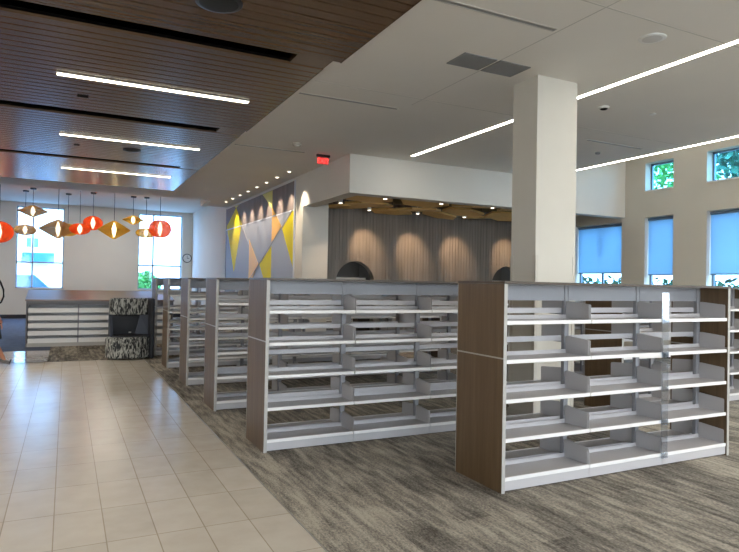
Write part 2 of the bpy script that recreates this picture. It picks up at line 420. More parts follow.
# ceiling slot diffusers
def slot(x0, x1, y, label):
    t = thing('slot_diffuser', label, 'air vent', ((x0 + x1) / 2, y, HC + 0.03), group=None)
    h = (x1 - x0) / 2
    part('frame', MB().box(-h, h, -0.035, -0.022, -0.006, 0).box(-h, h, 0.022, 0.035, -0.006, 0), M_groove, t)
    part('slot_opening', MB().box(-h, h, -0.022, 0.022, -0.004, 0), M_ventg, t)
slot(2.86, 4.36, 4.66, 'thin dark slot vent in the white ceiling nearest the viewer')
slot(2.80, 4.33, 7.88, 'thin dark slot vent in the white ceiling beside the second wood panel')
slot(2.80, 4.20, 11.45, 'thin dark slot vent in the white ceiling left of the red exit sign')
slot(8.15, 9.5, 7.86, 'thin dark slot vent in the ceiling between the two light lines')
t = thing('return_air_grille', 'grey two-panel square grille in the white ceiling left of the column top', 'air vent', (4.385, 5.77, HC + 0.03))
for sx in (-0.245, 0.245):
    mb = MB(); h = 0.225; w = 0.185
    mb.box(sx - h, sx + h, -w, -w + 0.012, -0.012, 0).box(sx - h, sx + h, w - 0.012, w, -0.012, 0).box(sx - h, sx - h + 0.012, -w, w, -0.012, 0).box(sx + h - 0.012, sx + h, -w, w, -0.012, 0)
    k = -w + 0.02
    while k < w - 0.02:
        mb.box(sx - h + 0.012, sx + h - 0.012, k, k + 0.012, -0.010, -0.002); k += 0.024
    g = part('grille', mb, M_ventg, t)
    part('backing', MB().box(sx - h + 0.01, sx + h - 0.01, -w + 0.01, w - 0.01, -0.002, 0), M_dark, g)

def disc_thing(name, label, cat, x, y, r, z, h, m, m2=None, r2=None, group=None):
    t = thing(name, label, cat, (x, y, z), group=group)
    part('housing', MB().lathe([(r * 0.9, -h), (r, -h * 0.6), (r, 0)], seg=28), m, t, smooth=True)
    if m2: part('cover', MB().lathe([(r2 * 0.7, -h * 1.35), (r2, -h * 0.98)], seg=24), m2, t, smooth=True)
    return t
disc_thing('ceiling_speaker', 'large round black speaker set in the nearest slatted wood panel', 'speaker', 1.20, 5.62, 0.215, HC, 0.02, M_dark, mat('speaker_mesh', s(34, 36, 37), 0.7), 0.18)
disc_thing('ceiling_speaker', 'round white speaker in the plain ceiling above the long light line', 'speaker', 5.37, 4.33, 0.135, HC + 0.03, 0.012, M_white, mat('speaker_mesh_white', s(205, 202, 196), 0.7), 0.10)
disc_thing('dome_camera', 'small black dome camera under the ceiling right of the column', 'camera', 6.84, 6.31, 0.075, HC + 0.03, 0.03, M_white, M_black, 0.055)
disc_thing('smoke_detector', 'round smoke detector on the white ceiling left of the exit sign', 'detector', 3.8, 10.78, 0.09, HC + 0.03, 0.04, M_groove, M_white, 0.05)
disc_thing('occupancy_sensor', 'small white disc sensor flat on the ceiling right of the dome camera', 'sensor', 7.73, 6.21, 0.05, HC + 0.03, 0.01, M_white)
disc_thing('occupancy_sensor', 'small grey disc sensor on the ceiling between the two light lines', 'sensor', 9.06, 8.49, 0.05, HC + 0.03, 0.03, M_ventg)
disc_thing('ceiling_speaker', 'dark ring speaker in the slatted panel beside the second light strip', 'speaker', 1.11, 12.91, 0.17, HC, 0.015, M_dark, MATS['speaker_mesh'], 0.13)
tag(part('sensor_plate', MB().rbox(-0.07, 0.07, -0.04, 0.04, -0.012, 0, 0.004), M_black, None, (0.15, 9.45, HC)), 'small black rectangular plate in the slatted ceiling below the longest strip', 'sensor')
tag(part('sensor_plate', MB().rbox(-0.05, 0.05, -0.03, 0.03, -0.012, 0, 0.004), M_black, None, (0.12, 12.95, HC)), 'small black plate in the slatted ceiling below the middle strip', 'sensor')

# ------------------------------------------------------------------ windows
def window_x(n, y0, y1, z0, z1, mull=(), glass=M_bglass, blind=None, label=None):
    x = XR + 0.20; f = 0.045
    mb = MB().box(x, x + 0.06, y0, y0 + f, z0, z1).box(x, x + 0.06, y1 - f, y1, z0, z1).box(x, x + 0.06, y0, y1, z0, z0 + f).box(x, x + 0.06, y0, y1, z1 - f, z1)
    for k in mull: mb.box(x, x + 0.06, y0 + (y1 - y0) * k - 0.025, y0 + (y1 - y0) * k + 0.025, z0, z1)
    w = struct('window_%d' % n, mb, M_frameb)
    gl = part('glass', MB().box(x + 0.025, x + 0.032, y0 + f, y1 - f, z0 + f, z1 - f), glass, w)
    part('window_sill', MB().box(XR - 0.02, XR + 0.2, y0, y1, z0 - 0.03, z0 - 0.001), M_white, w)
    if blind:
        t = thing('roller_blind', label, 'blind', (XR + 0.12, (y0 + y1) / 2, z1))
        h = (y1 - y0) / 2 - 0.02
        part('blind_fabric', MB().box(-0.002, 0.002, -h, h, blind - z1, -0.05), M_blind, t)
        part('roller', MB().tube([(0.0, -h, -0.05), (0, h, -0.05)], 0.035), M_frameb, t, smooth=True)
        part('hem_bar', MB().rbox(-0.01, 0.01, -h, h, blind - z1 - 0.03, blind - z1, 0.004), M_frameb, t)
n = 1
for (a, b, c, d) in low[:2]:
    window_x(n, a, b, c, d, (), M_rglass, 2.0, ['blue-lit roller blind lowered in the narrow window right of the bulkhead corner', 'blue-lit roller blind lowered in the lower window at the right edge'][n - 1]); n += 1
for (a, b, c, d) in low[2:5]: window_x(n, a, b, c, d, (0.5,), M_glass); n += 1
window_x(n, *low[5], (0.5,), M_rglass, 2.05, 'wide blue-lit roller blind in the window under the bulkhead beside the column'); n += 1
for (a, b, c, d) in up: window_x(n, a, b, c, d, (), M_bglass); n += 1
for i, (a, b, c, d) in enumerate(far_holes):
    y = YF + 0.14; f = 0.05
    mb = MB().box(a, a + f, y, y + 0.06, c, d).box(b - f, b, y, y + 0.06, c, d).box(a, b, y, y + 0.06, c, c + f).box(a, b, y, y + 0.06, d - f, d)
    xm = a + (b - a) * 0.34; mb.box(xm - 0.03, xm + 0.03, y, y + 0.06, c, d).box(a, b, y, y + 0.06, 2.22, 2.28)
    w = struct('window_%d' % n, mb, M_frame); n += 1
    part('glass', MB().box(a + f, b - f, y + 0.025, y + 0.032, c + f, d - f), M_fglass, w)
    part('window_sill', MB().box(a, b, YF - 0.03, YF + 0.14, c - 0.03, c - 0.001), M_white, w)
for (a, b, c, d) in nh:
    y = YN - 0.15
    mb = MB()
    for k in range(5): xx = a + (b - a) * k / 4; mb.box(max(a, xx - 0.03), min(b, xx + 0.03), y, y + 0.06, c, d)
    mb.box(a, b, y, y + 0.06, c, c + 0.05).box(a, b, y, y + 0.06, d - 0.05, d)
    w = struct('window_%d' % n, mb, M_frame); n += 1
    part('glass', MB().box(a, b, y + 0.025, y + 0.032, c, d), M_glass, w)
struct('baseboard_far', MB().box(XL, XM, YF - 0.015, YF, 0, 0.15), M_base)
struct('baseboard_mural_side', MB().box(XM - 0.012, XM, 13.73, YF - 0.015, 0, 0.12), M_base)
struct('baseboard_right', MB().box(XR - 0.012, XR, YN, 14.7, 0, 0.12), M_base)

# ------------------------------------------------------------------ column
t = thing('square_column', 'tall square cream column rising behind the front bookshelf', 'column', (5.43, 5.965, 0))
h = 0.325; hy = 0.225
part('shaft', MB().box(-h, h, -hy, hy, 0, HC + 0.03), M_column, t)
for sx, sy in ((-1, -1), (1, -1), (-1, 1), (1, 1)):
    mb = MB(); e = 0.006; w = 0.05
    xa = sx * (h + e); ya = sy * (hy + e)
    mb.box(min(xa, xa - sx * w), max(xa, xa - sx * w), min(ya, ya - sy * e), max(ya, ya - sy * e), 0.12, 2.02)
    mb.box(min(xa, xa - sx * e), max(xa, xa - sx * e), min(ya, ya - sy * w), max(ya, ya - sy * w), 0.12, 2.02)
    part('corner_guard', mb, M_guard, t)
part('base_trim', MB().box(-h - 0.012, h + 0.012, -hy - 0.012, hy + 0.012, 0, 0.09), M_guard, t)

# ------------------------------------------------------------------ mural
t = thing('wall_mural', 'geometric wall mural of taupe, blue-grey, yellow and orange shapes', 'mural', (XM, 17.85, 0))
def mp_(name, pts, m, d=0.008, z0=0.0, label=None):
    o = part(name, MB().prism([(-z0, y - 17.85, z) for y, z in pts], (-d, 0, 0)), m, t)
    if label: o['label'] = label
    return o
Mt = wood_mat('taupe_mural_panel', s(126, 112, 106), s(112, 98, 92), s(138, 124, 118), scale=(9, 9, 0.4), rough=0.6)
Mb = mat('blue_grey_mural', s(168, 169, 178), 0.6); Mg = mat('warm_grey_mural', s(142, 138, 140), 0.55)
My = mat('yellow_mural', s(228, 208, 6), 0.65, spec=0.2); Mo = mat('orange_mural', s(238, 178, 62), 0.5); Mp = mat('pale_yellow_mural', s(222, 214, 116), 0.5)
Ml = mat('mural_line', s(206, 208, 214), 0.5); Mdl = mat('mural_dark_line', s(140, 132, 122), 0.6)
mp_('upper_panel', [(14.3, 3.43), (21.4, 3.43), (21.4, 4.15), (14.3, 4.15)], Mt, 0.02, label='taupe wood-look upper band')
mp_('lower_panel', [(14.3, 0.9), (21.4, 0.9), (21.4, 3.42), (14.3, 3.42)], Mb, 0.02, label='blue-grey lower field')
mp_('grey_shape', [(19.25, 3.40), (18.4, 2.75), (18.4, 0.92), (21.38, 0.92), (21.38, 3.40)], Mg, 0.004, 0.02)
mp_('diamond_shape', [(20.06, 4.07), (21.32, 3.55), (20.22, 1.95), (19.3, 3.49)], My, 0.006, 0.024, label='bright yellow kite')
mp_('triangle_shape', [(17.05, 4.14), (16.1, 4.14), (16.1, 3.66)], Mp, 0.006, 0.02, label='pale yellow downward triangle')
mp_('triangle_shape', [(20.35, 4.14), (19.75, 4.14), (20.06, 4.07)], Mp, 0.006, 0.02, label='small pale yellow triangle')
mp_('triangle_shape', [(16.1, 3.66), (15.25, 3.09), (16.1, 2.72)], Mo, 0.006, 0.02, label='orange triangle, upper')
mp_('triangle_shape', [(14.31, 3.46), (15.2, 3.02), (14.31, 2.0)], My, 0.006, 0.02, label='yellow triangle at the right edge')
mp_('triangle_shape', [(18.35, 2.92), (17.33, 2.16), (18.35, 1.4)], Mo, 0.006, 0.026, label='orange triangle, lower')
mp_('triangle_shape', [(16.1, 2.62), (17.22, 2.14), (16.1, 1.1)], My, 0.006, 0.02, label='yellow triangle, lower middle')
mp_('seam_line', [(14.3, 3.405), (21.4, 3.405), (21.4, 3.435), (14.3, 3.435)], Ml, 0.003, 0.032, label='pale horizontal line')
mp_('diagonal_line', [(14.3, 3.485), (14.3, 3.45), (18.6, 1.51), (18.6, 1.545)], Mdl, 0.003, 0.034, label='dark diagonal line')
mp_('edge_trim', [(14.24, 0.9), (14.3, 0.9), (14.3, 4.16), (14.24, 4.16)], Ml, 0.03)
mp_('edge_trim', [(21.4, 0.9), (21.46, 0.9), (21.46, 4.16), (21.4, 4.16)], Mt, 0.03)

# downlights washing the mural
for k in range(8):
    y = 13.62 + 0.9 * k
    lab = ('round recessed downlight nearest the exit sign in the row above the mural' if k == 0 else
           'round recessed downlight at the far end of the row above the mural' if k == 7 else 'round recessed downlight within the row above the mural')
    t = thing('recessed_downlight', lab, 'light', (4.62, y, HC + 0.03), group='downlights above the mural')
    part('trim_ring', MB().lathe([(0.075, -0.008), (0.085, -0.004), (0.085, 0)], seg=24), M_white, t, smooth=True)
    part('lamp', MB().lathe([(0.034, -0.012), (0.038, -0.008)], seg=20), M_spotface, t)
    if True:
        l = bpy.data.lights.new('mural_spot', 'SPOT'); l.energy = 85; l.color = (1, 0.86, 0.66); l.spot_size = math.radians(62); l.spot_blend = 0.7; l.shadow_soft_size = 0.04
        lo = bpy.data.objects.new('mural_spot_light', l); COL.objects.link(lo); lo.location = (4.62, y, HC - 0.0)
        lo.rotation_euler = (0, math.radians(-18), 0)
for (x, y) in ((4.62, 22.6), (3.3, 23.6), (0.9, 22.4), (-1.9, 23.2)):
    pass

# clock
t = thing('wall_clock', 'round white wall clock beside the right far window', 'clock', (4.80, YF, 2.62))
part('case', MB().lathe([(0.20, 0), (0.20, 0.05), (0.17, 0.05)], seg=32), M_dark, t, rot=(PI / 2, 0, 0), smooth=True)
part('face', MB().lathe([(0.168, 0.045), (0.168, 0.052)], seg=32), M_white, t, rot=(PI / 2, 0, 0))
part('hand', MB().box(-0.008, 0.008, -0.058, -0.054, 0, 0.13), M_black, t)
part('hand', MB().box(0, 0.09, -0.058, -0.054, -0.01, 0.01), M_black, t)

# exit sign
t = thing('exit_sign', 'red lit exit sign hanging from the ceiling left of the bulkhead', 'sign', (4.60, 11.45, HC + 0.03)); t.scale = (0.85, 0.85, 0.85)
part('housing', MB().rbox(-0.17, 0.17, -0.03, 0.03, -0.06, 0, 0.008), M_dark, t)
part('panel', MB().box(-0.15, 0.15, -0.004, 0.004, -0.235, -0.06), M_acry, t)
part('letter_panel', MB().rbox(-0.14, 0.14, 0.006, 0.012, -0.225, -0.065, 0.002), mat('exit_panel_red', s(190, 40, 40), 0.5, emit=s(255, 40, 40), es=0.9), t)
c = bpy.data.curves.new('lettering', 'FONT'); c.body = 'EXIT'; c.size = 0.15; c.align_x = 'CENTER'; c.extrude = 0.002
co = bpy.data.objects.new('lettering', c); COL.objects.link(co)
dg = bpy.context.evaluated_depsgraph_get(); me = bpy.data.meshes.new_from_object(co.evaluated_get(dg)); bpy.data.objects.remove(co)
me.materials.clear(); me.materials.append(M_exit)
link('lettering', me, t, (0, -0.006, -0.20), (PI / 2, 0, 0))

# ------------------------------------------------------------------ programme area clouds and spotlights
def cloud(x, y, z, sx, sy, rz, tx, ty, label):
    pts = [(-1, -0.1), (-0.45, -0.9), (0.55, -0.8), (1, 0.15), (0.4, 0.95), (-0.6, 0.85)]
    mb = MB().prism([(px * sx, py * sy, 0) for px, py in pts], (0, 0, 0.05))
    t = thing('wooden_ceiling_cloud', label, 'ceiling panel', (x, y, z), group='golden wood clouds under the bulkhead')
    p = part('board', mb, M_cloud, t, rot=(tx, ty, rz))
    part('hanger', MB().tube([(0, 0, 0.03), (0, 0, 3.86 - z)], 0.006, 6), M_dark, t)
random.seed(3)
ci = 0
for yy, xs in ((12.0, (5.95, 7.35, 8.75, 10.15, 11.55)), (13.35, (6.6, 8.0, 9.4, 10.8, 12.0)), (14.2, (6.4, 7.7, 9.2, 10.6))):
    for x in xs:
        ci += 1
        cloud(x, yy, 3.52 + random.uniform(-0.02, 0.06), 0.62, 0.52 if yy < 14 else 0.38, random.uniform(-0.3, 0.3), random.uniform(-0.14, 0.10), random.uniform(-0.12, 0.12),
              'golden hexagonal wood panel hung under the olive ceiling behind the bulkhead')
for i, (x, y) in enumerate([(5.68, 13.0), (6.85, 13.85), (6.22, 11.8), (8.25, 13.8), (7.68, 11.8), (9.7, 13.75), (9.08, 11.72), (11.55, 13.75)]):
    wash = y > 13.5
    t = thing('cylinder_spotlight', 'small white cylinder spotlight aimed at the slatted wood wall' if wash else 'small white cylinder spotlight nearer the bulkhead edge', 'light', (x, y, 3.86),
              group='spotlights aimed at the wood wall' if wash else 'spotlights near the bulkhead')
    part('stem', MB().tube([(0, 0, 0), (0, 0, -0.26)], 0.008, 6), M_white, t)
    part('can', MB().lathe([(0.048, -0.36), (0.05, -0.35), (0.05, -0.26), (0.03, -0.25)], seg=18), M_white, t, smooth=True)
    part('lamp', MB().lathe([(0.040, -0.366), (0.043, -0.361)], seg=16), M_spotface, t)
    l = bpy.data.lights.new('wash_spot', 'SPOT'); l.energy = 95 if wash else 40; l.color = (1, 0.72, 0.46); l.spot_size = math.radians(50 if wash else 80); l.spot_blend = 0.8; l.shadow_soft_size = 0.04
    lo = bpy.data.objects.new('wash_spot_light', l); COL.objects.link(lo); lo.location = (x, y, 3.48)
    lo.rotation_euler = (math.radians(48 if wash else 5), 0, -0.38 if wash else 0)

# ------------------------------------------------------------------ bookshelf units
SW = 0.922; TH = 1.675; HD = 0.32
_shelf = MB().box(0.004, SW - 0.004, -0.300, -0.02, -0.012, 0).mesh('shelf', M_steel)
_lip = MB().rbox(0.004, SW - 0.004, -0.312, -0.297, -0.027, 0.005, 0.004, 2).mesh('front_lip', M_lip)
_bk = MB().prism([(0, -0.292, -0.02), (0, -0.02, -0.03), (0, -0.02, 0.155), (0, -0.05, 0.155), (0, -0.285, 0.135), (0, -0.292, 0.125)], (0.004, 0, 0)).mesh('bracket', M_steel)
_back = MB().box(0.006, SW - 0.006, -0.026, -0.02, 0, 0.035).mesh('rear_stop', M_steel)
_upr = MB().box(-0.025, -0.019, -0.019, 0.019, 0.0, 1.655).box(0.019, 0.025, -0.019, 0.019, 0.0, 1.655).box(-0.019, 0.019, -0.015, 0.015, 0, 1.655).mesh('upright', M_upr)
_rail = MB().box(0.026, SW - 0.026, -0.012, 0.012, 1.515, 1.654).mesh('top_rail', M_upr)
_kick = MB().box(0.002, SW - 0.002, -0.304, -0.292, 0.012, 0.088).mesh('kick_plate', M_steel)
_mesh_cache = {}
def panel_mesh(m):
    if m.name not in _mesh_cache:
        a = MB().box(-0.014, 0.014, -HD + 0.004, HD - 0.004, 0.0, TH - 0.022).mesh('end_panel', m)
        b = MB().box(-0.016, 0.016, -HD, -HD + 0.004, 0.0, TH - 0.022).box(-0.016, 0.016, HD - 0.004, HD, 0.0, TH - 0.022).mesh('edge_band', M_band)
        c = MB().box(-0.016, 0.016, -HD + 0.003, HD - 0.003, 1.055, 1.067).mesh('trim_strip', M_strip)
        _mesh_cache[m.name] = (a, b, c)
    return _mesh_cache[m.name]
def unit(x0, yc, nsec, front, back, label, group, endm, rightm=None):
    L = nsec * SW + 0.06
    t = thing('library_shelf', label, 'bookshelf', (x0, yc, 0), group=group)
    for px, mm in ((0.016, endm), (L - 0.016, rightm or endm)):
        a, b, c = panel_mesh(mm)
        e = link('end_panel', a, t, (px, 0, 0)); link('edge_band', b, e); link('trim_strip', c, e)
    part('top_panel', MB().box(0, L, -HD, HD, TH - 0.02, TH), M_topwood, t)
    for k in range(nsec + 1): link('upright', _upr, t, (0.03 + min(max(k * SW, 0.027), nsec * SW - 0.027), 0, 0))
    for k in range(nsec):
        link('top_rail', _rail, t, (0.03 + k * SW, 0, 0))
        for side, lv in ((0, front), (1, back)):
            ox = 0.03 + k * SW; rz = 0
            if side: ox = 0.03 + (k + 1) * SW; rz = PI
            link('kick_plate', _kick, t, (ox, 0, 0), (0, 0, rz))
            for z in lv:
                sh = link('shelf', _shelf, t, (ox, 0, z), (0, 0, rz))
                link('front_lip', _lip, sh); link('rear_stop', _back, sh)
                link('bracket', _bk, sh, (0.008, 0, 0)); link('bracket', _bk, sh, (SW - 0.012, 0, 0))
    return t
FR = [0.115, 0.42, 0.73, 1.045, 1.355]
B1 = [0.115, 0.44, 0.75, 1.165, 1.415]
B2 = [0.115, 0.46, 0.91, 1.165, 1.415]
G = 'rows of empty library shelving'
unit(3.10, 4.15, 3, FR, B1, 'nearest empty grey steel library shelf with dark brown wood end, in front of the column', G, M_endwood)
unit(1.72, 5.98, 3, FR, B2, 'second empty library shelf, tall grey-brown end panel beside the near tiled floor', G, M_endgrey)
unit(1.69, 8.03, 5, FR, B2, 'third empty library shelf back along the tile edge, half hidden behind the second', G, M_endgrey)
unit(1.69, 10.02, 5, FR, FR, 'fourth empty library shelf back along the tile edge', G, M_endgrey)
unit(1.69, 12.06, 5, FR, FR, 'fifth empty library shelf back along the tile edge, last but one', G, M_endgrey)
unit(1.72, 14.05, 5, FR, FR, 'last empty library shelf, right behind the black patterned armchair', G, M_endgrey)
unit(6.50, 5.96, 3, FR, B2, 'empty library shelf seen at the right edge behind the nearest shelf', G, M_endwood)
unit(7.30, 8.03, 4, FR, B2, 'empty library shelf glimpsed through the nearest shelf, behind the column', G, M_endwood)

# clear plastic strip hung over the front of the nearest shelf
t = thing('clear_plastic_strip', 'shiny clear vertical plastic strip on the front of the nearest shelf', 'plastic strip', (3.10 + 0.03 + 2 * SW, 4.15 - 0.318, 0.0))
part('film', MB().box(-0.045, 0.045, -0.006, -0.003, 0.13, 1.60), M_acry, t)
for z in FR: part('label_holder', MB().rbox(-0.045, 0.045, -0.012, -0.004, z - 0.04, z + 0.012, 0.003, 2), M_acry, t)

# ------------------------------------------------------------------ low shelving with sloping top
t = thing('low_display_shelf', 'low wide grey shelving with a glossy brown sloping top before the far windows', 'bookshelf', (-0.83, 16.35, 0))
LW = 1.08; NS = 3; L = NS * LW + 0.08
Mdf = mat('dark_grey_frame', s(104, 102, 104), 0.5)
for px in (0, L - 0.03):
    part('side_panel', MB().prism([(px, 0, 0), (px, 1.25, 0), (px, 1.25, 1.285), (px, 0, 1.085)], (0.03, 0, 0)), Mdf, t)
part('top', MB().prism([(-0.02, -0.02, 1.085), (-0.02, 1.27, 1.29), (-0.02, 1.27, 1.325), (-0.02, -0.02, 1.12)], (L + 0.04, 0, 0)), M_deskwood, t)
part('header', MB().box(0.03, L - 0.03, 0.0, 0.03, 1.0, 1.084), Mdf, t)
part('back_panel', MB().box(0.03, L - 0.03, 0.42, 0.44, 0.06, 1.08), M_steel, t)
part('kick_plate', MB().box(0.03, L - 0.03, 0.0, 0.02, 0.0, 0.09), M_band, t)
for k in range(NS + 1):
    if 0 < k < NS: part('divider', MB().box(0.03 + k * LW - 0.012, 0.03 + k * LW + 0.012, 0.01, 0.42, 0.09, 1.0), M_upr, t)
for k in range(NS):
    for z in (0.10, 0.28, 0.46, 0.64, 0.82):
        x0 = 0.045 + k * LW; x1 = 0.015 + (k + 1) * LW
        sh = part('shelf', MB().box(x0, x1, 0.02, 0.415, z, z + 0.015), M_steel, t)
        part('front_lip', MB().box(x0, x1, 0.004, 0.02, z - 0.012, z + 0.095), M_lip, sh)

# ------------------------------------------------------------------ patterned lounge chair
t = thing('lounge_armchair', 'black armchair with bark-patterned back and base, beside the last shelf row', 'armchair', (1.21, 13.45, 0), rz=0.05)
def rpart(name, dims, m, r, parent=t, seg=5):
    mb = MB().rbox(*dims, r, seg)
    return part(name, mb, m, parent, smooth=True)
o = part('base', MB().lathe([(0.40, 0.02), (0.44, 0.05), (0.445, 0.42), (0.42, 0.46)], seg=40), M_zebra, t, smooth=True); o.scale = (1.0, 0.62, 1); o.location = (-0.04, -0.02, 0)
rpart('seat', (-0.36, 0.34, -0.2, 0.2, 0.43, 0.50), M_blackfab, 0.03)
rpart('backrest', (-0.38, 0.38, 0.14, 0.27, 0.46, 0.90), M_blackfab, 0.03)
rpart('headrest', (-0.395, 0.36, 0.08, 0.28, 0.89, 1.245), M_zebra, 0.045)
rpart('arm', (0.345, 0.425, -0.27, 0.28, 0.02, 1.25), M_blackfab, 0.03)
part('arm', MB().prism([(-0.40, -0.16, 0.47), (-0.40, 0.25, 0.47), (-0.40, 0.25, 0.9), (-0.40, 0.08, 0.9)], (0.05, 0, 0)), mat('charcoal_upholstery', s(48, 54, 66), 0.6), t)
part('wing', MB().prism([(0.10, 0.10, 0.50), (0.345, 0.02, 0.50), (0.345, 0.02, 0.9), (0.20, 0.10, 0.9)], (0, 0.03, 0)), MATS['charcoal_upholstery'], t)
part('emblem', MB().rbox(-0.02, 0.03, 0.128, 0.138, 0.52, 0.545, 0.004, 2), M_band, t)

# ------------------------------------------------------------------ pendant lampshades
def pend(px_x, z, y, w, h, kind, m, label, group):
    t = thing('pendant_lamp', label, 'lamp', (px_x, y, z), group=group)
    R = w / 2; H = h / 2
    if kind == 'cone': prof = [(0.05, -H), (R * 0.55, -H * 0.52), (R, -0.03 * H), (R, 0.05 * H), (R * 0.5, H * 0.62), (0.05, H)]
    else: prof = [(max(0.05, R * math.cos(a)), H * math.sin(a)) for a in [(-80 + 160 * i / 12) * PI / 180 for i in range(13)]]
    if kind == 'sphere': prof = [(max(0.05, R * math.cos(a) ** 0.8), H * math.sin(a)) for a in [(-80 + 160 * i / 12) * PI / 180 for i in range(13)]]
    part('lamp_shade', MB().lathe(prof, seg=36, cap=False), m, t, smooth=(kind != 'cone'))
    part('bulb', MB().lathe([(0.015, -H * 0.8), (0.05, -H * 0.45), (0.075, 0), (0.05, H * 0.45), (0.015, H * 0.8)], seg=14), M_bulb, t, smooth=True)
    part('cord', MB().tube([(0, 0, H * 0.8), (0, 0, 4.65 - z)], 0.008, 6), M_dark, t)
    part('ceiling_canopy', MB().lathe([(0.09, 4.60 - z), (0.10, 4.65 - z)], seg=18), M_dark, t)
S_ = 609.0
def pl(px, py, y, wpx, hpx):   # world size of a shade seen wpx by hpx pixels wide at depth y
    k = y * 0.93 / S_
    return wpx * k, hpx * k
P = [  # x, z, y at the lamp, width px, height px, kind, material
    (-1.94, 3.06, 22.5, 24, 20, 'ball', M_sh_or, 'orange round lampshade cut off by the left edge'),
    (-1.06, 3.87, 23.4, 26, 11, 'cone', M_sh_ta, 'tan double-cone lampshade, highest one, in front of the left window'),
    (-1.32, 3.28, 24.2, 19, 10, 'ball', M_sh_ta, 'flat tan oval lampshade low in front of the left window'),
    (-0.28, 3.23, 22.3, 33, 18, 'cone', M_sh_ta, 'large tan double-cone lampshade at the right side of the left window'),
    (0.01, 3.35, 24.2, 20, 12, 'ball', M_sh_ye, 'mustard oval lampshade tucked behind the large tan double cone'),
    (0.35, 3.21, 21.5, 19, 11, 'ball', M_sh_or, 'smaller flat orange lampshade right beside the mustard oval one'),
    (0.79, 3.58, 23.4, 18, 14, 'ball', M_sh_or, 'small orange lampshade set a little higher, left of the big mustard double cone'),
    (1.42, 3.31, 22.5, 30, 18, 'cone', M_sh_ye, 'big mustard double-cone lampshade hanging before the blank wall'),
    (2.12, 3.79, 23.6, 20, 9, 'cone', M_sh_ye, 'small flat mustard double-cone lampshade hanging highest near the right window'),
    (2.57, 3.34, 23.6, 20, 10, 'ball', M_sh_ye, 'small flat mustard oval lampshade left of the big orange one'),
    (2.85, 3.39, 22.0, 22, 18, 'sphere', M_sh_or, 'big orange round lampshade in front of the right far window'),
]
for x, z, y, w, h, k, m, lab in P:
    W, H = pl(0, 0, y, w, h); pend(x, z, y, W, H, k, m, lab, 'coloured hanging lampshades')

# ------------------------------------------------------------------ person at the left edge
def skinned(name, verts, edges, radii, m, parent, root=0, sub=2):
    me = bpy.data.meshes.new(name); me.from_pydata(verts, edges, []); o = bpy.data.objects.new(name, me); COL.objects.link(o)
    sk = o.modifiers.new('s', 'SKIN'); sk.use_smooth_shade = True
    for i, r in enumerate(radii):
        d = me.skin_vertices[0].data[i]; d.radius = (r, r) if isinstance(r, float) else r
    me.skin_vertices[0].data[root].use_root = True
    ss = o.modifiers.new('u', 'SUBSURF'); ss.levels = sub; ss.render_levels = sub
    dg = bpy.context.evaluated_depsgraph_get(); nm = bpy.data.meshes.new_from_object(o.evaluated_get(dg)); bpy.data.objects.remove(o); bpy.data.meshes.remove(me)
    nm.name = name; nm.materials.clear(); nm.materials.append(m)
    for p in nm.polygons: p.use_smooth = True
    return link(name, nm, parent)
M_skin = mat('skin', s(190, 128, 98), 0.5); M_hair = mat('black_hair', s(20, 17, 16), 0.5); M_cloth = mat('black_cloth', s(16, 16, 19), 0.8)
M_shoe = mat('grey_sandal', s(110, 108, 108), 0.5)
pr = thing('person', 'person in a knee-length black dress walking at the left edge of the tiles', 'person', (-1.25, 13.1, 0))
# facing -X/-Y (away to the left); trailing foot to the right
J = [(0, 0, 0.98), (0, 0, 1.15), (-0.01, 0, 1.36), (-0.02, 0, 1.50), (-0.03, 0, 1.60), (-0.04, 0, 1.70), (-0.04, 0, 1.80),  # pelvis..head 0-6
     (-0.02, -0.17, 1.45), (0.05, -0.22, 1.16), (0.15, -0.22, 0.92), (0.20, -0.22, 0.85),     # near arm 7-10
     (-0.02, 0.17, 1.45), (-0.10, 0.22, 1.16), (-0.22, 0.20, 0.94), (-0.26, 0.19, 0.87),      # far arm 11-14
     (0.03, -0.09, 0.92), (0.07, -0.10, 0.52), (0.25, -0.11, 0.14), (0.27, -0.11, 0.085),     # near leg (trailing) 15-18
     (-0.03, 0.09, 0.92), (-0.16, 0.10, 0.50), (-0.27, 0.10, 0.12), (-0.30, 0.10, 0.06)]      # far leg 19-22
Eg = [(0, 1), (1, 2), (2, 3), (3, 4), (4, 5), (5, 6), (2, 7), (7, 8), (8, 9), (9, 10), (2, 11), (11, 12), (12, 13), (13, 14), (0, 15), (15, 16), (16, 17), (17, 18), (0, 19), (19, 20), (20, 21), (21, 22)]
R = [0.14, (0.12, 0.10), (0.15, 0.10), 0.055, 0.055, 0.095, 0.07, 0.055, 0.042, 0.032, 0.026, 0.055, 0.042, 0.032, 0.026, 0.085, 0.056, 0.036, 0.034, 0.085, 0.056, 0.036, 0.034]
R = [r if isinstance(r, tuple) else float(r) for r in R]
body = skinned('body', J, Eg, R, M_skin, pr)
